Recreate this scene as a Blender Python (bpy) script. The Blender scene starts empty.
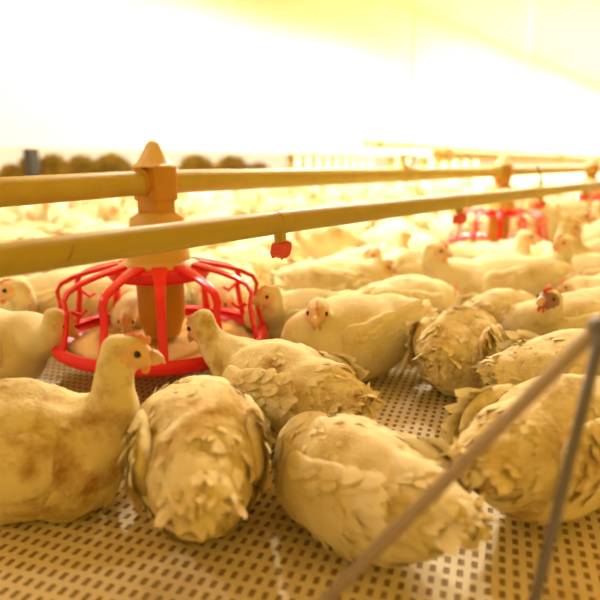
import bpy, bmesh, math, random
from mathutils import Vector, Matrix, noise, Quaternion
from mathutils.kdtree import KDTree

PI = math.pi
R = math.radians
scene = bpy.context.scene
C = scene.collection
rng = random.Random(7)

# ------------------------------------------------------------------ camera
CAM_H = 0.42
PITCH = math.atan(137 / 600)
cam_d = bpy.data.cameras.new('camera')
cam_d.lens = 36; cam_d.sensor_width = 36
cam = bpy.data.objects.new('camera', cam_d); C.objects.link(cam)
cam.location = (0, 0, CAM_H)
cam.rotation_euler = (PI / 2 - PITCH, 0, 0)
cam_d.clip_start = 0.02
cam_d.dof.use_dof = True
cam_d.dof.focus_distance = 0.86
cam_d.dof.aperture_fstop = 2.9
scene.camera = cam
cp, sp = math.cos(PITCH), math.sin(PITCH)


def at(px, py, z):
    """world point on the level plane z seen at photo position px, py"""
    a, b = (px - 300) / 600, (300 - py) / 600
    d = Vector((a, cp + b * sp, -sp + b * cp))
    t = (z - CAM_H) / d.z
    return Vector((d.x * t, d.y * t, z))


def far(px, py, Y):
    """world point at level distance Y seen at photo position px, py"""
    a, b = (px - 300) / 600, (300 - py) / 600
    d = Vector((a, cp + b * sp, -sp + b * cp))
    t = Y / d.y
    return Vector((d.x * t, Y, CAM_H + d.z * t))


ROW = Vector((0.619, 0.785, 0)).normalized()      # the direction the pipes run
NRM = Vector((-ROW.y, ROW.x, 0))
ROWA = math.atan2(ROW.y, ROW.x)

# ------------------------------------------------------------------ materials
def mat(name, col, rough=0.6, spec=0.3, var=0.0, vscale=8, bump=0.0, bscale=60, metal=0,
        trans=0.0, dirt=None, dscale=9, dlo=0.52, dhi=0.72, sub=0.0):
    m = bpy.data.materials.new(name); m.use_nodes = True
    nt = m.node_tree; N = nt.nodes; L = nt.links
    p = N['Principled BSDF']; out = N['Material Output']
    p.inputs['Roughness'].default_value = rough
    p.inputs['Specular IOR Level'].default_value = spec
    p.inputs['Metallic'].default_value = metal
    tc = N.new('ShaderNodeTexCoord')
    oi = N.new('ShaderNodeObjectInfo')
    add = N.new('ShaderNodeVectorMath'); add.operation = 'MULTIPLY_ADD'
    cmb = N.new('ShaderNodeCombineXYZ')
    for i in range(3): L.new(oi.outputs['Random'], cmb.inputs[i])
    add.inputs[1].default_value = (7, 5, 3)
    L.new(cmb.outputs[0], add.inputs[0]); L.new(tc.outputs['Object'], add.inputs[2])
    vec = add.outputs[0]
    col4 = (*col, 1)
    mix = N.new('ShaderNodeMix'); mix.data_type = 'RGBA'
    nz = N.new('ShaderNodeTexNoise'); nz.inputs['Scale'].default_value = vscale; nz.inputs['Detail'].default_value = 4
    L.new(vec, nz.inputs['Vector']); L.new(nz.outputs['Fac'], mix.inputs['Factor'])
    mix.inputs['A'].default_value = tuple(c * (1 - var) for c in col) + (1,)
    mix.inputs['B'].default_value = tuple(min(1, c * (1 + var)) for c in col) + (1,)
    cout = mix.outputs['Result']
    if dirt:
        n2 = N.new('ShaderNodeTexNoise'); n2.inputs['Scale'].default_value = dscale; n2.inputs['Detail'].default_value = 6
        n2.inputs['Roughness'].default_value = 0.65
        L.new(vec, n2.inputs['Vector'])
        mr = N.new('ShaderNodeMapRange'); mr.inputs['From Min'].default_value = dlo; mr.inputs['From Max'].default_value = dhi
        L.new(n2.outputs['Fac'], mr.inputs['Value'])
        m2 = N.new('ShaderNodeMix'); m2.data_type = 'RGBA'
        L.new(mr.outputs['Result'], m2.inputs['Factor']); L.new(cout, m2.inputs['A'])
        m2.inputs['B'].default_value = (*dirt, 1)
        cout = m2.outputs['Result']
    L.new(cout, p.inputs['Base Color'])
    if bump:
        n3 = N.new('ShaderNodeTexNoise'); n3.inputs['Scale'].default_value = bscale; n3.inputs['Detail'].default_value = 3
        L.new(vec, n3.inputs['Vector'])
        b = N.new('ShaderNodeBump'); b.inputs['Strength'].default_value = bump; b.inputs['Distance'].default_value = 0.004
        L.new(n3.outputs['Fac'], b.inputs['Height']); L.new(b.outputs['Normal'], p.inputs['Normal'])
    if trans:
        t = N.new('ShaderNodeBsdfTranslucent'); L.new(cout, t.inputs['Color'])
        ms = N.new('ShaderNodeMixShader'); ms.inputs['Fac'].default_value = trans
        L.new(p.outputs[0], ms.inputs[1]); L.new(t.outputs[0], ms.inputs[2]); L.new(ms.outputs[0], out.inputs['Surface'])
    return m


M = {}
M['feather'] = mat('feather', (0.87, 0.75, 0.43), 0.9, 0.04, 0.10, 14, 0.35, 240, trans=0.12,
                   dirt=(0.66, 0.44, 0.14), dscale=16, dlo=0.52, dhi=0.80)
M['ruffled'] = mat('ruffled_feather', (0.86, 0.73, 0.38), 0.9, 0.04, 0.14, 14, 0.35, 240, trans=0.12,
                   dirt=(0.46, 0.25, 0.06), dscale=18, dlo=0.48, dhi=0.70)
M['face'] = mat('face_skin', (0.80, 0.50, 0.24), 0.55, 0.3, 0.12, 60, 0.4, 300)
M['dark_face'] = mat('dark_face_skin', (0.34, 0.17, 0.13), 0.5, 0.3, 0.12, 60, 0.4, 300)
M['comb'] = mat('comb_skin', (0.78, 0.10, 0.05), 0.5, 0.3, 0.1, 60)
M['pale_comb'] = mat('pale_comb_skin', (0.80, 0.30, 0.12), 0.5, 0.3, 0.1, 60)
M['beak'] = mat('beak_horn', (0.72, 0.45, 0.20), 0.4, 0.4, 0.1, 60)
M['eye'] = mat('eye_dark', (0.015, 0.012, 0.012), 0.12, 0.6)
M['leg'] = mat('leg_skin', (0.75, 0.5, 0.2), 0.6, 0.3, 0.1, 60, 0.3, 200)
M['red'] = mat('red_plastic', (0.90, 0.018, 0.025), 0.32, 0.45, 0.05, 20, trans=0.10)
M['nipple_red'] = mat('nipple_red', (0.66, 0.06, 0.02), 0.35, 0.5, 0.05, 20)
M['cream'] = mat('cream_plastic', (0.82, 0.58, 0.25), 0.4, 0.4, 0.04, 10, trans=0.12)
M['amber'] = mat('amber_plastic', (0.72, 0.36, 0.04), 0.4, 0.4, 0.06, 10, trans=0.30)
M['honey'] = mat('honey_plastic', (0.80, 0.50, 0.13), 0.4, 0.3, 0.05, 10, trans=0.2)
M['pipe'] = mat('yellowed_pipe', (0.44, 0.33, 0.045), 0.45, 0.2, 0.05, 5, dirt=(0.40, 0.24, 0.03), dscale=7, dlo=0.5, dhi=0.8)
M['feedpipe'] = mat('dusty_feed_pipe', (0.50, 0.38, 0.07), 0.45, 0.25, 0.06, 5, dirt=(0.46, 0.28, 0.04), dscale=7, dlo=0.5, dhi=0.8)
M['wall'] = mat('wall_paint', (0.88, 0.80, 0.64), 0.8, 0.2, 0.03, 1.5)
M['ceiling'] = mat('ceiling_paint', (0.84, 0.70, 0.46), 0.8, 0.2, 0.02, 1.5)
M['feed'] = mat('feed_mash', (0.62, 0.36, 0.10), 0.9, 0.1, 0.3, 300, 0.8, 400)
M['post'] = mat('dark_post', (0.05, 0.045, 0.035), 0.6, 0.3)
M['bush'] = mat('olive_leaves', (0.62, 0.46, 0.12), 0.8, 0.1, 0.3, 8, trans=0.2)
M['steel'] = mat('dull_steel', (0.36, 0.27, 0.17), 0.45, 0.5, 0.1, 20, metal=0.3)
M['darksteel'] = mat('dark_steel', (0.16, 0.14, 0.13), 0.45, 0.5, 0.1, 20, metal=0.3)
M['scuff'] = mat('scuff', (0.30, 0.18, 0.03), 0.7, 0.2)
M['ground'] = mat('outside_ground', (0.6, 0.5, 0.32), 0.9, 0.1, 0.1, 2)
M['cord'] = mat('cord', (0.85, 0.78, 0.6), 0.7, 0.2)


def floor_mat():
    m = mat('slatted_floor', (0.84, 0.73, 0.48), 0.8, 0.08, 0.06, 6, dirt=(0.55, 0.38, 0.15), dscale=6, dlo=0.55, dhi=0.8)
    nt = m.node_tree; N = nt.nodes; L = nt.links
    p = N['Principled BSDF']
    src = p.inputs['Base Color'].links[0].from_socket
    tc = N.new('ShaderNodeTexCoord')
    mp = N.new('ShaderNodeMapping'); mp.inputs['Rotation'].default_value = (0, 0, R(-20))
    L.new(tc.outputs['Object'], mp.inputs['Vector'])
    sep = N.new('ShaderNodeSeparateXYZ'); L.new(mp.outputs[0], sep.inputs[0])
    def tri(sock, period, half, soft):
        a = N.new('ShaderNodeMath'); a.operation = 'DIVIDE'; L.new(sock, a.inputs[0]); a.inputs[1].default_value = period
        f = N.new('ShaderNodeMath'); f.operation = 'FRACT'; L.new(a.outputs[0], f.inputs[0])
        s = N.new('ShaderNodeMath'); s.operation = 'SUBTRACT'; L.new(f.outputs[0], s.inputs[0]); s.inputs[1].default_value = 0.5
        b = N.new('ShaderNodeMath'); b.operation = 'ABSOLUTE'; L.new(s.outputs[0], b.inputs[0])
        r = N.new('ShaderNodeMapRange'); L.new(b.outputs[0], r.inputs['Value'])
        r.inputs['From Min'].default_value = half; r.inputs['From Max'].default_value = half + soft
        r.inputs['To Min'].default_value = 1; r.inputs['To Max'].default_value = 0
        return r.outputs[0]
    hx = tri(sep.outputs['X'], 0.019, 0.25, 0.06); hy = tri(sep.outputs['Y'], 0.014, 0.17, 0.07)
    mu = N.new('ShaderNodeMath'); mu.operation = 'MULTIPLY'; L.new(hx, mu.inputs[0]); L.new(hy, mu.inputs[1])
    mx = N.new('ShaderNodeMix'); mx.data_type = 'RGBA'; L.new(mu.outputs[0], mx.inputs['Factor'])
    L.new(src, mx.inputs['A']); mx.inputs['B'].default_value = (0.36, 0.24, 0.11, 1)
    L.new(mx.outputs['Result'], p.inputs['Base Color'])
    b = N.new('ShaderNodeBump'); b.invert = True; b.inputs['Strength'].default_value = 0.8; b.inputs['Distance'].default_value = 0.004
    L.new(mu.outputs[0], b.inputs['Height']); L.new(b.outputs['Normal'], p.inputs['Normal'])
    return m


M['floor'] = floor_mat()

# ------------------------------------------------------------------ object helpers
def mesh_obj(name, verts, faces, m, parent=None, smooth=True, mats=None, fmat=None):
    me = bpy.data.meshes.new(name)
    me.from_pydata([tuple(v) for v in verts], [], faces)
    for mm in (mats or [m]): me.materials.append(mm)
    if fmat: me.polygons.foreach_set('material_index', fmat)
    me.polygons.foreach_set('use_smooth', [smooth] * len(me.polygons))
    me.update()
    o = bpy.data.objects.new(name, me); C.objects.link(o)
    if parent: o.parent = parent
    return o


def bm_obj(name, bm, m, parent=None, smooth=True, sharp=None):
    bmesh.ops.recalc_face_normals(bm, faces=bm.faces[:])
    me = bpy.data.meshes.new(name); bm.to_mesh(me); bm.free()
    me.materials.append(m)
    me.polygons.foreach_set('use_smooth', [smooth] * len(me.polygons))
    if smooth and sharp:
        me.set_sharp_from_angle(angle=R(sharp))
    o = bpy.data.objects.new(name, me); C.objects.link(o)
    if parent: o.parent = parent
    return o


def thing(name, label, cat, loc=(0, 0, 0), rz=0, group=None):
    o = bpy.data.objects.new(name, None); C.objects.link(o)
    o.empty_display_size = 0.05
    o.location = loc; o.rotation_euler = (0, 0, rz)
    o['label'] = label; o['category'] = cat
    if group: o['group'] = group
    return o


def tag(o, label, cat, group=None, kind=None):
    if label: o['label'] = label
    if cat: o['category'] = cat
    if group: o['group'] = group
    if kind: o['kind'] = kind
    return o


def frame_of(t):
    t = t.normalized()
    up = Vector((0, 0, 1)) if abs(t.z) < 0.95 else Vector((1, 0, 0))
    s = t.cross(up).normalized(); u = s.cross(t).normalized()
    return s, u


def sweep(bm, pts, rad, seg=16, cap=True, flat=None, side=None):
    """tube along pts; rad number or list; flat=(w,h) sweeps a rounded strap"""
    pts = [Vector(p) for p in pts]
    n = len(pts); rings = []
    for i, p in enumerate(pts):
        t = (pts[min(i + 1, n - 1)] - pts[max(i - 1, 0)]).normalized()
        if side is not None:
            s = side; u = s.cross(t).normalized()
        else:
            s, u = frame_of(t)
        r = rad[i] if isinstance(rad, (list, tuple)) else rad
        ring = []
        for k in range(seg):
            a = 2 * PI * k / seg
            if flat:
                w, h = flat
                ca, sa = math.cos(a), math.sin(a)
                e = 0.45
                x = math.copysign(abs(ca) ** e, ca) * w * r; y = math.copysign(abs(sa) ** e, sa) * h * r
            else:
                x, y = math.cos(a) * r, math.sin(a) * r
            ring.append(bm.verts.new(p + s * x + u * y))
        rings.append(ring)
    for a, b in zip(rings, rings[1:]):
        for k in range(seg):
            bm.faces.new((a[k], a[(k + 1) % seg], b[(k + 1) % seg], b[k]))
    if cap:
        bm.faces.new(rings[0][::-1]); bm.faces.new(rings[-1])
    return bm


def lathe(bm, prof, seg=48, center=(0, 0), close=False):
    """revolve a list of (r, z)"""
    rings = []
    for r, z in prof:
        if r < 1e-6:
            rings.append([bm.verts.new((center[0], center[1], z))])
        else:
            rings.append([bm.verts.new((center[0] + r * math.cos(2 * PI * k / seg), center[1] + r * math.sin(2 * PI * k / seg), z)) for k in range(seg)])
    pairs = list(zip(rings, rings[1:]))
    if close: pairs.append((rings[-1], rings[0]))
    for a, b in pairs:
        for k in range(seg):
            k2 = (k + 1) % seg
            if len(a) == 1 and len(b) == 1: continue
            if len(a) == 1: bm.faces.new((a[0], b[k], b[k2]))
            elif len(b) == 1: bm.faces.new((a[k], a[k2], b[0]))
            else: bm.faces.new((a[k], a[k2], b[k2], b[k]))
    return bm


def box(bm, c, s, rz=0, bevel=0):
    mtx = Matrix.Translation(c) @ Matrix.Rotation(rz, 4, 'Z') @ Matrix.Diagonal((*s, 1))
    g = bmesh.ops.create_cube(bm, size=1, matrix=mtx)
    if bevel:
        es = set()
        for v in g['verts']: es.update(v.link_edges)
        bmesh.ops.bevel(bm, geom=list(es), offset=bevel, segments=3, profile=0.5, affect='EDGES')
    return bm


def ellip(bm, c, r, rot=None, seg=20):
    mtx = Matrix.Translation(c) @ (rot.to_matrix().to_4x4() if rot else Matrix.Identity(4)) @ Matrix.Diagonal((*r, 1))
    bmesh.ops.create_uvsphere(bm, u_segments=seg, v_segments=max(8, seg // 2 + 2), radius=1, matrix=mtx)
    return bm


# ------------------------------------------------------------------ chickens
class Feathers:
    def __init__(s): s.v = []; s.f = []

    def add(s, p, n, d, L, W, lift=0.12, cup=0.18, curl=0.0, rows=4):
        n = n.normalized(); d = (d - n * d.dot(n))
        if d.length < 1e-5: return
        d.normalize(); sd = d.cross(n).normalized()
        b = len(s.v)
        prof = [0.45, 0.92, 1.0, 0.72, 0.0] if rows == 4 else [0.5, 0.95, 0.7, 0]
        nr = len(prof)
        for i, w in enumerate(prof):
            t = i / (nr - 1)
            h = -0.004 + L * (lift * t + curl * t * t)
            c = p + d * (L * t) + n * h
            ww = W * 0.5 * w
            if i == nr - 1:
                s.v.append(c - n * 0.1 * W)
            else:
                s.v += [c - sd * ww - n * cup * W * w, c, c + sd * ww - n * cup * W * w]
        for i in range(nr - 2):
            a = b + 3 * i
            s.f += [(a, a + 1, a + 4, a + 3), (a + 1, a + 2, a + 5, a + 4)]
        a = b + 3 * (nr - 2)
        s.f += [(a, a + 1, a + 3), (a + 1, a + 2, a + 3)]


def shape_mesh(parts, voxel=0.006, smooth=6):
    """one continuous skin over overlapping rounded masses"""
    bm = bmesh.new()
    for c, r, rot in parts: ellip(bm, c, r, rot, 20)
    me = bpy.data.meshes.new('tmp'); bm.to_mesh(me); bm.free()
    o = bpy.data.objects.new('tmp', me); C.objects.link(o)
    rm = o.modifiers.new('r', 'REMESH'); rm.mode = 'VOXEL'; rm.voxel_size = voxel
    sm = o.modifiers.new('s', 'SMOOTH'); sm.iterations = smooth; sm.factor = 0.5
    dg = bpy.context.evaluated_depsgraph_get()
    ev = o.evaluated_get(dg)
    m2 = bpy.data.meshes.new_from_object(ev)
    V = [v.co.copy() for v in m2.vertices]; Nn = [v.normal.copy() for v in m2.vertices]
    F = [tuple(p.vertices) for p in m2.polygons]
    bpy.data.objects.remove(o); bpy.data.meshes.remove(me); bpy.data.meshes.remove(m2)
    return V, Nn, F


def bez(a, b, c, d, t):
    return a * (1 - t) ** 3 + b * 3 * t * (1 - t) ** 2 + c * 3 * t * t * (1 - t) + d * t ** 3


def bird_data(head=(0.13, 0, 0.20), look=(1, 0, -0.1), ruffle=0.5, seed=1, stand=0.0, fat=1.0,
              tuck=0.0, tail_up=0.3, comb='pale_comb', face='face', fm='feather', dens=1.0, combsize=1.0):
    """meshes (local space: forward +X, floor z=0) of one chicken: dict part -> list of (verts, faces, mats, fmat)"""
    rg = random.Random(seed)
    H = Vector(head); look = Vector(look).normalized()
    parts = []
    Z = stand
    I = None
    parts.append((Vector((0.0, 0, 0.083 + Z)), (0.125, 0.078 * fat, 0.082), I))
    parts.append((Vector((0.062, 0, 0.072 + Z)), (0.078, 0.070 * fat, 0.072), I))
    parts.append((Vector((-0.075, 0, 0.095 + Z)), (0.078, 0.060 * fat, 0.060), Quaternion((0, 1, 0), R(15))))
    parts.append((Vector((-0.128, 0, 0.108 + Z)), (0.046, 0.036, 0.034), Quaternion((0, 1, 0), R(20))))
    A = Vector((0.080, 0, 0.088 + Z)); E = H - look * 0.012
    up = Vector((0.25, 0, 1))
    hgt = max(0.02, (E - A).length * 0.45)
    P1 = A + Vector((0.9, H.y * 3, 0.45)).normalized() * hgt
    P2 = E - (look * (0.25 if H.z > 0.14 + Z else 0.55) + Vector((0, 0, 0.95 if H.z > 0.14 + Z else -0.05))).normalized() * hgt
    path = [bez(A, P1, P2, E, i / 9) for i in range(10)]
    for i, p in enumerate(path):
        t = i / 9
        r = 0.040 * (1 - t) ** 1.5 + 0.0205
        parts.append((p, (r, r * 0.95, r), I))
    q = look.to_track_quat('X', 'Z')
    parts.append((H, (0.0275, 0.0185, 0.0215), q))
    parts.append((H + q @ Vector((0.017, 0, -0.004)), (0.016, 0.0125, 0.014), q))
    V, Nn, F = shape_mesh(parts, 0.0058, 5)
    # flow of the plumage: nearest point of the backbone
    spine = [Vector((-0.17, 0, 0.13 + Z)), Vector((-0.12, 0, 0.115 + Z)), Vector((-0.06, 0, 0.09 + Z)), Vector((0, 0, 0.085 + Z)), Vector((0.05, 0, 0.085 + Z))] + path + [H]
    kd = KDTree(len(spine))
    for i, p in enumerate(spine): kd.insert(p, i)
    kd.balance()

    def flow(p):
        _, i, _ = kd.find(p)
        a = spine[max(0, i - 1)]; b = spine[min(len(spine) - 1, i + 1)]
        return (a - b).normalized()
    V2 = []
    for v, n in zip(V, Nn):
        dh = (v - H).length
        k = min(1, max(0, (dh - 0.035) / 0.05))
        q3 = Vector((v.x * 9, v.y * 16, v.z * 16)) + Vector((seed * 3.1, 0, 0))
        d = (noise.noise(q3) * 0.010 + noise.noise(q3 * 3) * 0.004) * ruffle * k
        w = v + n * d
        if Z == 0 and w.z < 0.002: w.z = 0.002
        V2.append(w)
    # skin of the face in its own colour
    fm_i = []
    qi = q.inverted()
    for f in F:
        c = sum((V2[i] for i in f), Vector()) / len(f)
        l = qi @ (c - H)
        jag = 0.006 * noise.noise(c * 90)
        fm_i.append(1 if (((l.x - 0.016) / 0.022) ** 2 + ((l.z + 0.001) / 0.0165) ** 2 < 1 + jag * 12 and l.length < 0.05) else 0)
    # feathers of the body and the neck
    fe = Feathers()
    fl = list(range(len(F)))
    nf = int(2600 * dens)
    for _ in range(nf):
        f = F[rg.choice(fl)]
        c = sum((V2[i] for i in f), Vector()) / len(f)
        n = sum((Nn[i] for i in f), Vector()).normalized()
        dh = (c - H).length
        if dh < 0.034: continue
        if Z == 0 and c.z < 0.012: continue
        d = flow(c)
        body = min(1, max(0, (dh - 0.04) / 0.09))
        L = (0.012 + 0.021 * body) * rg.uniform(0.8, 1.25)
        d = d + Vector((0, 0, -0.35 * body)) + Vector((rg.gauss(0, 1), rg.gauss(0, 1), rg.gauss(0, 1))) * (0.08 + 0.16 * ruffle) * body
        fe.add(c, n, d, L, L * rg.uniform(0.45, 0.62), lift=(0.01 + 0.045 * ruffle * rg.random()) * (0.4 + body), cup=0.10,
               curl=rg.uniform(-0.08, 0.07) * ruffle, rows=3)
    nb = len(V2)
    verts = V2 + fe.v
    faces = F + [tuple(i + nb for i in f) for f in fe.f]
    fmat = fm_i + [0] * len(fe.f)
    out = {'body': (verts, faces, [M[fm], M[face]], fmat)}
    # wings: a plump folded mass on each flank with rows of coverts and long quills
    for s in (1, -1):
        cW = Vector((-0.018, s * 0.062 * fat, 0.098 + Z))
        qw = Quaternion((0, 1, 0), R(14)) @ Quaternion((0, 0, 1), R(4 * s))
        Vw, Nw, Fw = shape_mesh([(cW, (0.092, 0.016, 0.046), qw),
                                 (cW + Vector((0.055, -0.002 * s, 0.002)), (0.034, 0.013, 0.034), None)], 0.0065, 4)
        fw = Feathers()
        ax = qw @ Vector((-1, 0, 0)); upw = qw @ Vector((0, 0, 1)); nr = Vector((0, s, 0.25)).normalized()
        rows = [(0.060, 7, 0.034, 0.020), (0.035, 8, 0.038, 0.021), (0.008, 9, 0.044, 0.022), (-0.022, 9, 0.048, 0.021), (-0.048, 8, 0.050, 0.020)]
        for (x0, cnt, L, W) in rows:
            for k in range(cnt):
                u = (k / (cnt - 1) - 0.5) * 2
                hgt = u * 0.042 * (1 - 0.25 * abs(x0) / 0.06)
                base = cW + (-ax) * x0 + upw * hgt
                bulge = 0.017 * math.sqrt(max(0.05, 1 - (hgt / 0.05) ** 2 - (x0 / 0.11) ** 2))
                p = base + Vector((0, s * bulge, 0))
                n = (nr + upw * u * 0.7).normalized()
                d = ax + upw * (-0.14 + 0.10 * -u) + Vector((0, -s * (0.10 + 5.0 * max(0, -x0 - 0.0)), 0)) + Vector((rg.gauss(0, 1), 0, rg.gauss(0, 1))) * 0.14 * ruffle
                fw.add(p, n, d, L * rg.uniform(0.85, 1.15), W * rg.uniform(0.9, 1.2), lift=0.03 + 0.07 * ruffle * rg.random(), cup=0.12,
                       curl=rg.uniform(-0.1, 0.12) * (0.3 + ruffle))
        nb = len(Vw)
        out.setdefault('wing', []).append((Vw + fw.v, Fw + [tuple(i + nb for i in f) for f in fw.f], [M[fm]], None))
    ft = Feathers()
    for k in range(11):
        u = (k - 5) / 5
        d = Vector((-1, u * 0.40, tail_up - 0.35 * abs(u)))
        p = Vector((-0.138, u * 0.026, 0.130 + Z - abs(u) * 0.016))
        ft.add(p, Vector((tail_up * 0.8, u * 0.6, 1)), d, rg.uniform(0.040, 0.052), 0.021, lift=0.03, cup=0.12, curl=-0.05)
        ft.add(p + Vector((0.02, 0, 0.004)), Vector((tail_up * 0.8, u * 0.6, 1)), d + Vector((0, 0, 0.1)), 0.040, 0.022, lift=0.03, cup=0.12)
    out['tail'] = (ft.v, ft.f, [M[fm]], None)
    # comb: low serrated crest
    cs = combsize * 0.75
    bm = bmesh.new()
    prof = []
    for k in range(13):
        t = k / 12
        prof.append((0.024 - 0.034 * t, 0.0185 + cs * (0.0055 * math.sin(PI * t) + (0.0045 if k % 3 == 1 else 0) * math.sin(PI * min(1, t + 0.15)))))
    lo = [(x, 0.013 - 0.002 * (i / 12)) for i, (x, _) in enumerate(prof)]
    vv = []
    for w in (-1, 1):
        vv.append([bm.verts.new(H + q @ Vector((x, w * 0.0012, z))) for x, z in prof])
        vv.append([bm.verts.new(H + q @ Vector((x, w * 0.0026, z))) for x, z in lo])
    for i in range(12):
        bm.faces.new((vv[0][i], vv[0][i + 1], vv[1][i + 1], vv[1][i])); bm.faces.new((vv[2][i], vv[2][i + 1], vv[3][i + 1], vv[3][i]))
        bm.faces.new((vv[0][i], vv[0][i + 1], vv[2][i + 1], vv[2][i]))
    out['comb'] = (bm, comb)
    # beak: hooked upper and shorter lower half
    bm = bmesh.new()
    pts = [H + q @ Vector(p) for p in ((0.026, 0, -0.001), (0.032, 0, -0.0015), (0.038, 0, -0.004), (0.043, 0, -0.009))]
    sweep(bm, pts, [0.0085, 0.0068, 0.0042, 0.0008], 12)
    pts = [H + q @ Vector(p) for p in ((0.026, 0, -0.007), (0.032, 0, -0.0085), (0.0375, 0, -0.0095))]
    sweep(bm, pts, [0.006, 0.004, 0.0008], 10)
    out['beak'] = (bm, 'beak')
    out['eye'] = []
    for s in (1, -1):
        bm = bmesh.new(); ellip(bm, H + q @ Vector((0.0125, s * 0.0158, 0.0035)), (0.0042, 0.0024, 0.0042), q, 12)
        out['eye'].append((bm, 'eye'))
    out['wattle'] = []
    for s in (1, -1):
        bm = bmesh.new(); ellip(bm, H + q @ Vector((0.022, s * 0.005, -0.0175)), (0.005, 0.0022, 0.0065 * cs), q, 10)
        out['wattle'].append((bm, comb))
    if Z > 0:
        out['leg'] = []
        for s in (1, -1):
            bm = bmesh.new()
            hip = Vector((0.0, s * 0.04, 0.05 + Z)); knee = Vector((0.03, s * 0.042, 0.02 + Z)); hock = Vector((-0.012, s * 0.042, 0.45 * Z)); foot = Vector((0.004, s * 0.044, 0.008))
            sweep(bm, [hip, knee, hock.lerp(knee, 0.4), hock, foot.lerp(hock, 0.5), foot], [0.024, 0.020, 0.012, 0.0075, 0.006, 0.0075], 12)
            for a, Lt in ((0, 0.042), (0.6, 0.036), (-0.6, 0.036), (PI, 0.02)):
                dd = Vector((math.cos(a), math.sin(a), 0))
                sweep(bm, [foot, foot + dd * Lt * 0.5 + Vector((0, 0, 0.001)), foot + dd * Lt - Vector((0, 0, 0.004))], [0.0065, 0.005, 0.002], 8)
            out['leg'].append((bm, 'leg'))
    return out


def bm_lists(bm):
    bm.verts.index_update()
    v = [x.co.copy() for x in bm.verts]; f = [tuple(y.index for y in x.verts) for x in bm.faces]
    return v, f


def build_bird(data, label, loc, rz, group=None, scale=1.0):
    t = thing('chicken', label, 'chicken', loc, rz, group)
    t.scale = (scale,) * 3
    for k, val in data.items():
        for it in (val if isinstance(val, list) else [val]):
            if len(it) == 4:
                mesh_obj(k, it[0], it[1], None, t, True, it[2], it[3])
            else:
                o = bm_obj(k, it[0], M[it[1]], t)
    return t


def build_joined(data, label, loc, rz, group=None, scale=1.0):
    """a far bird in one mesh: too small in the photo to show its parts"""
    V = []; F = []; MI = []; mats = []
    def mi(m):
        if m not in mats: mats.append(m)
        return mats.index(m)
    for k, val in data.items():
        for it in (val if isinstance(val, list) else [val]):
            b = len(V)
            if len(it) == 4:
                V += it[0]; F += [tuple(i + b for i in f) for f in it[1]]
                ids = [mi(m) for m in it[2]]
                MI += [ids[j] for j in (it[3] or [0] * len(it[1]))]
            else:
                v, f = bm_lists(it[0]); it[0].free()
                V += v; F += [tuple(i + b for i in g) for g in f]; MI += [mi(M[it[1]])] * len(f)
    o = mesh_obj('chicken', V, F, None, None, True, mats, MI)
    o.location = loc; o.rotation_euler = (0, 0, rz); o.scale = (scale,) * 3
    return tag(o, label, 'chicken', group)


placed = []        # (x, y, heading, scale)
def note(x, y, rz, s=1.0): placed.append((x, y, rz, s))


def turned(loc, rz, s, world_head):
    """a world head position in the local space of a bird"""
    v = Vector(world_head) - Vector((loc[0], loc[1], 0))
    v = Matrix.Rotation(-rz, 3, 'Z') @ v
    return v / s


def near_bird(px, Y, deg, label, head=None, look=None, headpx=None, s=1.0, **kw):
    """px: photo column of the middle of the body, Y: level distance, head as (px, py, Y) or local"""
    loc = far(px, 300, Y); x, y = far(px, 163 + 300 / Y * 0.83, Y).x, Y
    rz = R(deg)
    if headpx:
        hw = far(*headpx)
        head = turned((x, y), rz, s, hw)
    if look is not None:
        look = Matrix.Rotation(-rz, 3, 'Z') @ Vector(look)     # given in world directions
    else:
        look = Vector((1, 0, -0.1))
    d = bird_data(head=head, look=look, **kw)
    t = build_bird(d, label, (x, y, 0), rz, None, s)
    note(x, y, rz, s)
    return t

# --- the birds one can tell apart ---------------------------------------
near_bird(22, 0.665, 6, 'white chicken sitting at the lower left, head raised, beak pointing right at the feeder rim',
          headpx=(128, 352, 0.66), look=(1, 0.12, -0.16), ruffle=1.0, seed=1, s=1.0, fm='ruffled', comb='pale_comb')
near_bird(203, 0.66, 100, 'ruffled white chicken seen from behind, tail towards us, in front of the red feeder',
          head=(0.12, 0.04, 0.075), look=(-0.6, 0.8, -0.5), ruffle=1.0, seed=2, s=1.02, tail_up=0.1, fm='ruffled')
near_bird(282, 0.85, 132, 'golden shaded white chicken reaching its neck over the right rim of the feeder pan',
          headpx=(200, 324, 0.965), look=(-0.6, 0.35, -0.7), ruffle=0.8, seed=3, s=0.98, fm='ruffled')
near_bird(350, 1.12, -150, 'plump white chicken in the centre sitting on the slatted floor, face turned to us',
          headpx=(318, 312, 1.03), look=(-0.12, -1, -0.22), ruffle=0.22, seed=4, s=1.06, fat=1.1)
near_bird(356, 0.60, 128, 'pale ruffled white chicken back, lowest in the middle of the photo, head hidden',
          head=(0.125, -0.05, 0.07), look=(-0.6, 0.7, -0.5), ruffle=0.8, seed=5, s=0.88, fm='feather', tail_up=0.2)
near_bird(545, 0.67, 40, 'large white chicken at the lower right lying behind the crossing metal rods',
          head=(0.13, 0.0, 0.09), look=(0.9, 0.3, -0.5), ruffle=0.7, seed=6, s=1.05, fm='ruffled')
near_bird(457, 1.07, 62, 'ruffled white chicken with drooping wing feathers right of the bare patch of floor',
          head=(0.13, 0.0, 0.10), look=(0.3, 0.9, -0.3), ruffle=1.0, seed=7, s=0.98, fm='ruffled')
near_bird(572, 1.17, 165, 'white chicken with a bright red comb and dark face on the right side',
          headpx=(549, 300, 1.10), look=(-0.75, -0.6, 0.15), ruffle=0.9, seed=8, s=1.0, comb='comb', face='dark_face', combsize=1.5)
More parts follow.
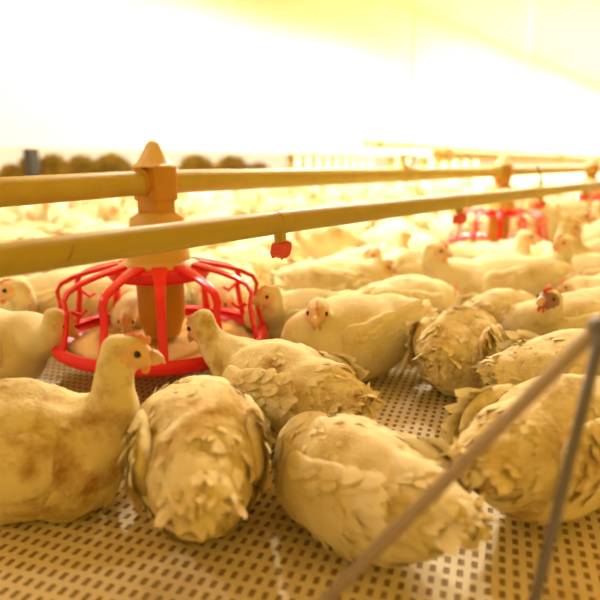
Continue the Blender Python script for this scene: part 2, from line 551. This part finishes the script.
near_bird(500, 1.62, 178, 'golden backed white chicken with a smooth rounded back and raised head, right of centre',
          headpx=(437, 250, 1.60), look=(0.9, -0.4, -0.25), ruffle=0.15, seed=9, s=1.1)
near_bird(-22, 1.08, 15, 'pale chicken at the left edge lowering its head into the feeder pan',
          headpx=(60, 322, 1.02), look=(0.75, 0.1, -0.6), ruffle=0.3, seed=10, s=0.98)
near_bird(72, 1.35, 172, 'pale chicken behind the pan at the left edge, beak pointing left, below the near pipe',
          headpx=(14, 290, 1.20), look=(-1, -0.25, -0.1), ruffle=0.2, seed=11, s=1.1)
near_bird(308, 1.27, -170, 'white chicken peering round the right side of the feeder, face in shade',
          headpx=(268, 296, 1.16), look=(-0.75, -0.55, -0.1), ruffle=0.5, seed=12, s=0.95)
near_bird(405, 1.37, 30, 'bright white chicken sleeping right behind the plump centre chicken, head low',
          head=(0.125, 0.0, 0.11), look=(1, 0.2, -0.3), ruffle=0.3, seed=13, s=1.0)
near_bird(572, 0.915, 14, 'ruffled white chicken at the right edge, lying just below the red combed one',
          head=(0.13, 0.02, 0.10), look=(0.9, 0.4, -0.3), ruffle=1.0, seed=14, s=0.95)
near_bird(500, 1.30, 40, 'white chicken with loose back feathers between the red combed and ruffled ones',
          head=(0.13, 0.0, 0.09), look=(0.9, 0.3, -0.3), ruffle=1.0, seed=15, s=0.9, fm='feather')
near_bird(588, 1.72, 185, 'white chicken near the right edge with brownish face turned left, behind the red combed one',
          headpx=(562, 243, 1.66), look=(-0.9, -0.5, -0.1), ruffle=0.4, seed=16, s=1.0)
near_bird(600, 2.05, 200, 'white chicken at the right edge, brown shaded head raised left',
          headpx=(583, 217, 1.95), look=(0.9, -0.5, 0.0), ruffle=0.4, seed=17, s=1.0)
near_bird(150, 1.36, -95, 'white chicken behind the feeder tube, head down in the pan',
          headpx=(128, 318, 1.18), look=(-0.1, -0.8, -0.7), ruffle=0.3, seed=18, s=0.95)
near_bird(338, 1.62, 15, 'white chicken resting under the drinker pipe behind the peering one',
          head=(0.125, 0.0, 0.13), look=(1, 0, -0.2), ruffle=0.3, seed=19, s=1.05)
near_bird(404, 1.80, 205, 'bright white chicken with head tucked low left of the golden backed one',
          headpx=(372, 254, 1.72), look=(-0.6, -0.5, -0.5), ruffle=0.3, seed=20, s=1.0)

# --- the blurred flock behind -------------------------------------------
PANS = []
def pan_free(x, y):
    return all((x - p[0]) ** 2 + (y - p[1]) ** 2 > 0.35 ** 2 for p in PANS)


FEED_P = at(300, 177.5, 0.386)                         # a point of the feed pipe axis
def on_line(P, px):
    """point of the level line through P along ROW seen at column px"""
    # (px-300)/600 = x / (y*cp + drop*sp)
    k = (px - 300) / 600; drop = CAM_H - P.z
    # x = P.x + t R.x ; y = P.y + t R.y ; x = k (y cp + drop sp)
    t = (k * (P.y * cp + drop * sp) - P.x) / (ROW.x - k * ROW.y * cp)
    return P + ROW * t


feeder_at = [on_line(FEED_P, 155), on_line(FEED_P, 503), on_line(FEED_P, 592)]
for p in feeder_at: PANS.append((p.x, p.y))

tmpl = []
G = 'blurred flock of white chickens behind the feeders'
GL = 'white chicken sitting in the blurred flock behind the feeders'
specs = [dict(head=(0.12, 0.01, 0.19), look=(1, 0.2, -0.1), ruffle=0.3, seed=31),
         dict(head=(0.13, -0.02, 0.12), look=(1, -0.4, -0.4), ruffle=0.6, seed=32),
         dict(head=(0.11, 0.02, 0.21), look=(0.3, 1, -0.1), ruffle=0.3, seed=33),
         dict(head=(0.13, 0.0, 0.10), look=(1, 0.1, -0.6), ruffle=0.5, seed=34),
         dict(head=(0.10, 0.0, 0.24), look=(0.8, -0.5, -0.1), ruffle=0.3, seed=35, stand=0.05)]
datas = [bird_data(**s, dens=0.8) for s in specs]

# candidate spots: jittered rows out to the far wall
WALL_D = 4.6
def discs(x, y, rz, s):
    return [(x + math.cos(rz) * o * s, y + math.sin(rz) * o * s) for o in (-0.095, 0, 0.085)]


occ = [(dx, dy, 0.072 * s) for (x, y, rz, s) in placed for dx, dy in discs(x, y, rz, s)]
count = 0
tm = [None] * 5
for (ya, yb, tries, want, rad) in ((1.12, 2.0, 5000, 60, 0.073), (2.0, 3.2, 5000, 95, 0.077), (3.2, 5.0, 4000, 85, 0.082), (5.0, 8.0, 2500, 50, 0.10)):
    got = 0
    for _ in range(tries):
        if got >= want: break
        y = rng.uniform(ya, yb); x = rng.uniform(-0.56, 0.56) * y
        p = Vector((x, y, 0))
        if not pan_free(x, y) or p.dot(NRM) > WALL_D - 0.3: continue
        rz = rng.uniform(0, 2 * PI); s = rng.uniform(0.94, 1.08)
        ds = discs(x, y, rz, s)
        if any((a - c) ** 2 + (b - d) ** 2 < (rad * s + rr) ** 2 for a, b in ds for c, d, rr in occ): continue
        occ += [(a, b, rad * s) for a, b in ds]
        i = rng.choice([0, 1, 1, 2, 3, 3, 0, 4 if y > 1.8 else 0])
        if tm[i] is None:
            o = build_joined(datas[i], GL, (x, y, 0), rz, G, s); tm[i] = o
        else:
            o = tm[i].copy(); C.objects.link(o); o.location = (x, y, 0); o.rotation_euler = (0, 0, rz); o.scale = (s,) * 3
        got += 1; count += 1
    print('band', ya, got)
print('flock', count)

# ------------------------------------------------------------------ pipes
NEAR_P = at(300, 219.5, 0.336)
L0 = on_line(NEAR_P, -260); L1 = on_line(NEAR_P, 735)
drinker = thing('drinker_line', 'yellowed straight drinker pipe with red nipples, the nearer and lower of the two pipes', 'pipe', tuple(L0), 0)
rel = lambda p: Vector(p) - L0
def sag(P):
    d = (P - NEAR_P).dot(ROW)          # the pipe dips a little towards its left end
    return Vector((P.x, P.y, P.z - (0.0058 * min(1.6, -d / 0.47) ** 1.3 if d < 0 else 0)))
bm = bmesh.new(); sweep(bm, [rel(sag(L0.lerp(NEAR_P, i / 12))) for i in range(12)] + [rel(NEAR_P), rel(L1)], 0.0172, 28)
bm_obj('pipe', bm, M['pipe'], drinker, sharp=50)
# flattened spine that stiffens the pipe on its far side
NIP = [280, 460, 541, 585]
for px in NIP + [618, 641]:
    c = rel(sag(on_line(NEAR_P, px)))
    bm = bmesh.new()
    sweep(bm, [c + ROW * -0.011, c + ROW * 0.011], 0.0177, 24)           # saddle round the pipe
    sweep(bm, [c + Vector((0, 0, -0.012)), c + Vector((0, 0, -0.030)), c + Vector((0, 0, -0.034))], [0.0095, 0.0085, 0.007], 16)
    n = bm_obj('nipple_drinker', bm, M['feedpipe'] if px != 280 else M['pipe'], drinker, sharp=40)
    bm = bmesh.new()
    o = c + ROW * 0.004
    sweep(bm, [o + Vector((0, 0, z)) for z in (-0.028, -0.031, -0.037, -0.048, -0.053)], [0.010, 0.0165, 0.017, 0.014, 0.008], 6)
    sweep(bm, [o + Vector((-0.010, -0.002, -0.034)), o + Vector((-0.013, -0.003, -0.046)), o + Vector((-0.012, -0.003, -0.053))], [0.0055, 0.005, 0.003], 10)
    bm_obj('valve_cup', bm, M['nipple_red'], n, sharp=30)
    bm = bmesh.new(); sweep(bm, [o + Vector((0, 0, -0.048)), o + Vector((0, 0, -0.056))], 0.0022, 8)
    bm_obj('pin', bm, M['steel'], n)
for px in (541,):
    c = rel(on_line(NEAR_P, px - 1))
    bm = bmesh.new()
    sweep(bm, [c + Vector((0, 0, 0.014)), c + Vector((0, 0, 0.045))], 0.005, 10)
    sweep(bm, [c + Vector((0, 0, 0.040)), c + ROW * -0.045 + Vector((0, 0, 0.075))], 0.0035, 8)
    bm_obj('hanger_clip', bm, M['steel'], drinker)
c0 = rel(sag(on_line(NEAR_P, 58))); c1 = rel(sag(on_line(NEAR_P, 66)))
bm = bmesh.new()
s_ = -NRM
def onp(c, a): return c + (s_ * math.cos(a) + Vector((0, 0, 1)) * math.sin(a)) * 0.0172
sweep(bm, [onp(c0, R(-25)), onp(c0.lerp(c1, 0.5), R(0)), onp(c1, R(30))], 0.0010, 6)
bm_obj('scuff_mark', bm, M['scuff'], drinker)

# feed pipe: sags a little towards the left, runs through the feeder saddles
F0 = feeder_at[0]
a = on_line(FEED_P, -150); b = on_line(FEED_P, 745)
a.z -= 0.022
mids = [a, on_line(FEED_P, 0) + Vector((0, 0, -0.0085)), F0 + Vector((0, 0, -0.0005)), b]
feedline = thing('feed_line', 'thick yellow feed pipe running through the feeders, the upper of the two near pipes', 'pipe', tuple(a))
relf = lambda p: Vector(p) - a
bm = bmesh.new(); sweep(bm, [relf(p) for p in mids], 0.0222, 32)
bm_obj('pipe', bm, M['feedpipe'], feedline, sharp=50)
c = relf(on_line(FEED_P, 408))
bm = bmesh.new()
sweep(bm, [c - ROW * 0.03, c + ROW * 0.03], 0.0245, 24)
bm_obj('coupling', bm, M['feedpipe'], feedline, sharp=40)
bm = bmesh.new()
for sg in (-1, 1):
    sweep(bm, [c + Vector((0, 0, 0.018)) + ROW * 0.005 * sg, c + Vector((0, 0, 0.055)) + ROW * 0.045 * sg], 0.005, 10)
sweep(bm, [c + Vector((0, 0, 0.055)) - ROW * 0.045, c + Vector((0, 0, 0.055)) + ROW * 0.045], 0.005, 10)
bm_obj('hanger_bracket', bm, M['cream'], feedline)
bm = bmesh.new(); sweep(bm, [c + Vector((0, 0, 0.055)), c + Vector((0, 0, 2.395 - 0.386 + 0.2))], 0.0018, 6)
bm_obj('suspension_cord', bm, M['cord'], feedline)

# ------------------------------------------------------------------ feeders
def feeder(P, label, detail=True):
    t = thing('pan_feeder', label, 'feeder', (P.x, P.y, 0), ROWA)
    zc = P.z
    # local x = along the pipe
    bm = bmesh.new()
    box(bm, (0, 0, zc - 0.002), (0.052, 0.070, 0.066), 0, 0.006)
    box(bm, (0, 0, zc - 0.050), (0.046, 0.060, 0.045), 0, 0.006)
    sweep(bm, [(-0.036, 0, zc), (0.036, 0, zc)], 0.0262, 28)
    bm_obj('saddle', bm, M['amber'], t, sharp=35)
    bm = bmesh.new()
    lathe(bm, [(0.0, zc + 0.074), (0.007, zc + 0.073), (0.013, zc + 0.067), (0.024, zc + 0.046), (0.032, zc + 0.034), (0.040, zc + 0.030), (0.040, zc + 0.026), (0, zc + 0.026)], 32)
    bm_obj('cap', bm, M['cream'], t, sharp=50)
    bm = bmesh.new()
    lathe(bm, [(0.034, zc - 0.055), (0.050, zc - 0.066), (0.056, 0.262), (0.060, 0.242), (0.076, 0.234), (0.076, 0.230), (0.057, 0.237), (0.051, 0.260), (0.046, zc - 0.068), (0.030, zc - 0.058)], 48, close=True)
    bm_obj('drop_tube', bm, M['honey'], t, sharp=50)
    bm = bmesh.new()
    lathe(bm, [(0.046, 0.236), (0.042, 0.236), (0.040, 0.13), (0.030, 0.095), (0.033, 0.092), (0.044, 0.128)], 40, close=True)
    bm_obj('inner_tube', bm, M['amber'], t, sharp=50)
    # hub ring of the grill
    bm = bmesh.new()
    lathe(bm, [(0.058, 0.234), (0.080, 0.232), (0.094, 0.228), (0.095, 0.214), (0.091, 0.208), (0.087, 0.216), (0.074, 0.223), (0.058, 0.228)], 56, close=True)
    bm_obj('grill_hub', bm, M['red'], t, sharp=50)
    na = 12
    for k in range(na):
        an = 2 * PI * k / na - ROWA + R(-77)
        ro = Vector((math.cos(an), math.sin(an), 0)); sd = Vector((-math.sin(an), math.cos(an), 0))
        prof = [(0.074, 0.234), (0.100, 0.229), (0.128, 0.223), (0.158, 0.214), (0.180, 0.203), (0.188, 0.188), (0.184, 0.165), (0.190, 0.130), (0.198, 0.098)]
        bm = bmesh.new()
        sweep(bm, [ro * r + Vector((0, 0, z)) for r, z in prof], [1.7, 1.5, 1.2, 1.05, 0.95, 0.9, 0.85, 0.9, 1.0], 12, flat=(0.0086, 0.0028), side=sd)
        # raised rib down the middle of the strap
        sweep(bm, [ro * (r - 0.002) + Vector((0, 0, z - 0.003)) for r, z in prof], 0.0026, 8)
        if k % 2 == 0:
            # short hook half way down that keeps the birds from climbing in
            sweep(bm, [ro * 0.178 + Vector((0, 0, 0.168)), ro * 0.160 + Vector((0, 0, 0.158)), ro * 0.148 + Vector((0, 0, 0.166))], [0.004, 0.0035, 0.003], 8)
        bm_obj('grill_arm', bm, M['red'], t, sharp=50)
    bm = bmesh.new()
    lathe(bm, [(0.190, 0.100), (0.200, 0.103), (0.206, 0.096), (0.205, 0.084), (0.196, 0.077), (0.175, 0.068), (0.150, 0.058), (0.0, 0.050), (0.0, 0.056), (0.060, 0.058), (0.140, 0.062), (0.172, 0.072), (0.188, 0.082), (0.192, 0.090)], 72, close=False)
    bm_obj('pan', bm, M['red'], t, sharp=60)
    bm = bmesh.new()
    lathe(bm, [(0.0, 0.084), (0.05, 0.082), (0.10, 0.079), (0.150, 0.078), (0.180, 0.082), (0.150, 0.066), (0.0, 0.062)], 60)
    for v in bm.verts:
        v.co.z += noise.noise(v.co * 40) * 0.006
    f = bm_obj('feed_mash', bm, M['feed'], None)
    f.location = (P.x, P.y, 0)
    return t, f

t, f = feeder(feeder_at[0], 'large red pan feeder with curved grill arms hanging at the left foreground')
tag(f, 'brown feed mash lying in the large near feeder pan', 'feed', None, 'stuff')
t, f = feeder(feeder_at[1], 'smaller looking red pan feeder in the blurred middle right distance')
tag(f, 'feed mash in the distant pan feeder right of centre', 'feed', None, 'stuff')
t, f = feeder(feeder_at[2], 'farthest red pan feeder at the right edge of the photo')
tag(f, 'feed mash in the farthest pan feeder at the right edge', 'feed', None, 'stuff')

# farther lines on their supports
def line_through(px, py, z, label, r, name='feed_line', x0=-200, x1=740, hang=()):
    P = at(px, py, z); A = on_line(P, x0); B = on_line(P, x1)
    t = thing(name, label, 'pipe', tuple(A))
    bm = bmesh.new(); sweep(bm, [Vector((0, 0, 0)), B - A], r, 16); bm_obj('pipe', bm, M['feedpipe'], t, sharp=50)
    for hx in hang:
        c = on_line(P, hx) - A
        bm = bmesh.new(); sweep(bm, [c, c + Vector((0, 0, 2.59 - P.z))], 0.0015, 6); bm_obj('suspension_cord', bm, M['cord'], t)
        bm = bmesh.new(); box(bm, c + Vector((0, 0, 0)), (r * 2.6, r * 2.6, r * 2.8), ROWA, 0.004); bm_obj('hanger_clip', bm, M['cream'], t)
line_through(450, 147.5, 0.56, 'thin raised pipe running high across the blurred background', 0.022, 'water_pipe', x0=365, x1=730, hang=(380, 520, 600))
line_through(520, 156.5, 0.47, 'blurred distant yellow pipe just above the feed pipe on the right', 0.030, 'feed_line', x0=436, x1=735, hang=(445, 560, 600))

# ------------------------------------------------------------------ shed
def quad_wall(name, p0, p1, z0, z1, th, m=None):
    p0, p1 = Vector(p0), Vector(p1); d = p1 - p0; L = d.length; an = math.atan2(d.y, d.x)
    bm = bmesh.new(); box(bm, (0, 0, 0), (L, th, z1 - z0))
    o = bm_obj(name, bm, m or M['wall'], None, smooth=False)
    o.location = ((p0.x + p1.x) / 2, (p0.y + p1.y) / 2, (z0 + z1) / 2); o.rotation_euler = (0, 0, an)
    return tag(o, None, None, kind='structure')


XF = lambda u, v: ROW * u + NRM * v           # u along the rows, v across
U0, U1 = -5.0, 26.0
V0 = -3.5
def slab(name, u0, u1, v0, v1, z0, z1, m):
    bm = bmesh.new(); box(bm, (0, 0, 0), (u1 - u0, v1 - v0, z1 - z0))
    o = bm_obj(name, bm, m, None, smooth=False)
    c = XF((u0 + u1) / 2, (v0 + v1) / 2)
    o.location = (c.x, c.y, (z0 + z1) / 2); o.rotation_euler = (0, 0, ROWA)
    return tag(o, None, None, kind='structure')
slab('floor', U0, U1, V0, WALL_D + 0.06, -0.08, 0.0, M['floor'])
slab('ceiling', U0, U1, V0, WALL_D + 0.06, 2.60, 2.68, M['ceiling'])
SILL, LINT = 0.24, 0.53
slab('wall_far', U0, U1, WALL_D - 0.06, WALL_D + 0.06, LINT, 2.60, M['wall'])
slab('wall_below', U0, U1, WALL_D - 0.06, WALL_D + 0.06, 0.0, SILL, M['wall'])
slab('wall_end', U1, U1 + 0.12, V0, WALL_D + 0.06, 0.0, 2.6, M['wall'])
slab('ground_outside', U0 - 6, U1, WALL_D + 0.06, WALL_D + 14, -0.3, -0.05, M['ground'])


def wall_u(px):
    """u of the point of the far wall seen at column px"""
    P = XF(0, WALL_D); P.z = CAM_H
    return on_line(P, px).dot(ROW)
# the post and the slatted vent panel in the opening
u = wall_u(32)
bm = bmesh.new(); box(bm, (0, 0, 0), (0.085, 0.09, LINT - SILL), 0, 0.006)
o = bm_obj('post', bm, M['post'], None, sharp=30); c = XF(u, WALL_D); o.location = (c.x, c.y, (LINT + SILL) / 2); o.rotation_euler = (0, 0, ROWA)
tag(o, 'dark upright post in the wall opening among the olive bushes at upper left', 'post')


def slats(px0, px1, n, label, frac=0.5):
    u0, u1 = wall_u(px0), wall_u(px1)
    c = XF(u0, WALL_D); t = thing('vent_panel', label, 'vent', (c.x, c.y, SILL), ROWA)
    L = u1 - u0; hh = LINT - SILL
    bm = bmesh.new()
    for z in (0.012, hh - 0.012): box(bm, (L / 2, 0, z), (L, 0.03, 0.024), 0, 0.003)
    bm_obj('frame', bm, M['wall'], t, sharp=30)
    for k in range(n):
        bm = bmesh.new(); box(bm, ((k + 0.5) * L / n, 0, hh / 2), (L / n * frac, 0.02, hh - 0.03), 0, 0.003)
        bm_obj('slat', bm, M['wall'], t, sharp=30)
    # brown board behind the slats
    bm = bmesh.new(); box(bm, (L / 2, 0.07, hh / 2), (L, 0.012, hh), 0, 0.002)
    bm_obj('backing_board', bm, M['bush'], t, sharp=30)
slats(292, 374, 9, 'slatted vent panel with pale upright slats in the far wall, left of the pipe coupling')
slats(392, 412, 2, 'short brown vent panel in the far wall just left of the hanger bracket', 0.25)
slats(425, 480, 5, 'brown vent panel in the far wall left of the distant feeder tube', 0.3)


def bush(px, w, h, seed, label, group=None):
    rg = random.Random(seed)
    P = XF(0, WALL_D + 0.9); P.z = CAM_H
    c = on_line(P, px)
    V = []; F = []
    # leaves gathered on a rounded crown, twigs inside
    bm = bmesh.new()
    for k in range(6):
        a = 2 * PI * k / 6
        sweep(bm, [(0, 0, -0.05), (math.cos(a) * w * 0.25, math.sin(a) * w * 0.2, h * 0.5), (math.cos(a) * w * 0.4, math.sin(a) * w * 0.35, h * 0.8)], [0.012, 0.008, 0.003], 6)
    t = thing('bush', label, 'bush', (c.x, c.y, -0.05), ROWA, group)
    bm_obj('stem', bm, M['post'], t)
    for k in range(1500):
        u = rg.uniform(-1, 1); a = rg.uniform(0, 2 * PI); s = math.sqrt(1 - u * u); r = rg.uniform(0.7, 1.0)
        p = Vector((math.cos(a) * s * w * 0.5 * r, math.sin(a) * s * w * 0.4 * r, h * 0.5 + u * h * 0.5 * r))
        n = Vector((rg.gauss(0, 1), rg.gauss(0, 1), rg.gauss(0, 1))).normalized(); s1, u1 = frame_of(n)
        L = rg.uniform(0.03, 0.05); b = len(V)
        V += [p - s1 * L, p + u1 * L * 0.5, p + s1 * L, p - u1 * L * 0.5]; F.append((b, b + 1, b + 2, b + 3))
    mesh_obj('foliage', V, F, M['bush'], t, False)
bush(10, 0.24, 0.46, 1, 'low olive bush outside the wall opening at the far left edge')
bush(29, 0.26, 0.53, 2, 'olive bush outside the opening partly behind the dark post')
bush(53, 0.36, 0.56, 3, 'rounded olive bush outside just right of the dark post')
bush(82, 0.40, 0.55, 4, 'olive bush outside between the rounded one and the widest one')
bush(112, 0.50, 0.57, 5, 'widest olive bush outside, just left of the feeder cap')
bush(196, 0.55, 0.57, 6, 'olive bush outside just right of the feeder cap')
bush(232, 0.60, 0.56, 7, 'brownish bush outside between the feeder cap and the slatted vent')
bush(258, 0.42, 0.48, 8, 'small brownish bush outside, left of the slatted vent panel')

# ------------------------------------------------------------------ blurred metal rods at the right
st = thing('rod_stand', 'two out of focus metal rods meeting at the right edge, in front of the chickens', 'stand', (0, 0, 0))
def rod(pts, r, m, nm):
    bm = bmesh.new(); sweep(bm, pts, r, 14); return bm_obj(nm, bm, m, st)
J = far(598, 328, 0.40)
def foot(pa, pb, Y):
    A = far(*pa, Y); B = far(*pb, Y); t = A.z / (A.z - B.z); return A + (B - A) * t
A1 = foot((598, 328), (470, 456), 0.40); B1 = foot((594, 335), (566, 456), 0.385)
top = J + (J - A1).normalized() * 0.10
rod([A1, J, top], 0.0052, M['steel'], 'rod')
rod([B1, J + Vector((0, -0.006, 0))], 0.0042, M['darksteel'], 'rod')
bm = bmesh.new(); ellip(bm, J, (0.008, 0.008, 0.008), None, 12); bm_obj('joint', bm, M['darksteel'], st)
st.location = (0, 0, 0)

# ------------------------------------------------------------------ light
w = bpy.data.worlds.new('world'); scene.world = w; w.use_nodes = True
bg = w.node_tree.nodes['Background']
bg.inputs['Strength'].default_value = 0.8
_n = w.node_tree.nodes; _l = w.node_tree.links
_tc = _n.new('ShaderNodeTexCoord'); _dp = _n.new('ShaderNodeVectorMath'); _dp.operation = 'DOT_PRODUCT'
_dp.inputs[1].default_value = tuple(NRM * 0.9 + Vector((0, 0, 0.3)))
_l.new(_tc.outputs['Generated'], _dp.inputs[0])
_mr = _n.new('ShaderNodeMapRange'); _mr.inputs['From Min'].default_value = -0.1; _mr.inputs['From Max'].default_value = 0.6
_l.new(_dp.outputs['Value'], _mr.inputs['Value'])
_mx = _n.new('ShaderNodeMix'); _mx.data_type = 'RGBA'
_mx.inputs['A'].default_value = (1.0, 0.60, 0.03, 1); _mx.inputs['B'].default_value = (1.5, 1.2, 0.75, 1)
_l.new(_mr.outputs['Result'], _mx.inputs['Factor']); _l.new(_mx.outputs['Result'], bg.inputs['Color'])


def lamp(name, u_, v_, z, power, col, radius=0.06):
    l = bpy.data.lights.new(name, 'SPOT'); l.spot_size = R(168); l.spot_blend = 0.25; l.energy = power; l.color = col; l.shadow_soft_size = radius
    o = bpy.data.objects.new(name, l); C.objects.link(o)
    p = XF(u_, v_); o.location = (p.x, p.y, z)
    return o
W = (1.0, 0.93, 0.84)
def arealamp(name, u_, v_, z, power, col, sx, sy):
    l = bpy.data.lights.new(name, 'AREA'); l.shape = 'RECTANGLE'; l.size = sx; l.size_y = sy; l.energy = power; l.color = col
    o = bpy.data.objects.new(name, l); C.objects.link(o)
    p = XF(u_, v_); o.location = (p.x, p.y, z); o.rotation_euler = (0, 0, ROWA)
    return o
for i, (u_, pw) in enumerate(((2.3, 130), (4.0, 290), (6.5, 300))):
    lamp('barn_lamp', u_, 2.2, 2.35, pw * 1.35, W, 0.07)
lamp('barn_lamp', -0.9, 2.9, 2.35, 70, W, 0.07)
hl = lamp('flock_fill_spot', 1.85, 1.45, 2.0, 270, W, 0.09)  # added spot without a fixture, brightens the middle of the flock
hl.data.spot_size = R(74); hl.data.spot_blend = 0.8
sl = bpy.data.lights.new('sun', 'SUN'); sl.energy = 6.0; sl.angle = R(2); sl.color = (1.0, 0.85, 0.6)
so = bpy.data.objects.new('sun', sl); C.objects.link(so)
so.rotation_euler = (-NRM * 0.4 - ROW * 0.2 + Vector((0, 0, 1))).to_track_quat('Z', 'Y').to_euler()
for u_ in (11, 16, 21):
    arealamp('far_fill_light', u_, 2.0, 2.58, 650, W, 3.0, 0.2)  # added area lights, no fixtures seen, brighten the far end of the shed

vs = scene.view_settings
vs.view_transform = 'Standard'; vs.look = 'None'; vs.gamma = 1; vs.use_curve_mapping = False
vs.exposure = 0.0
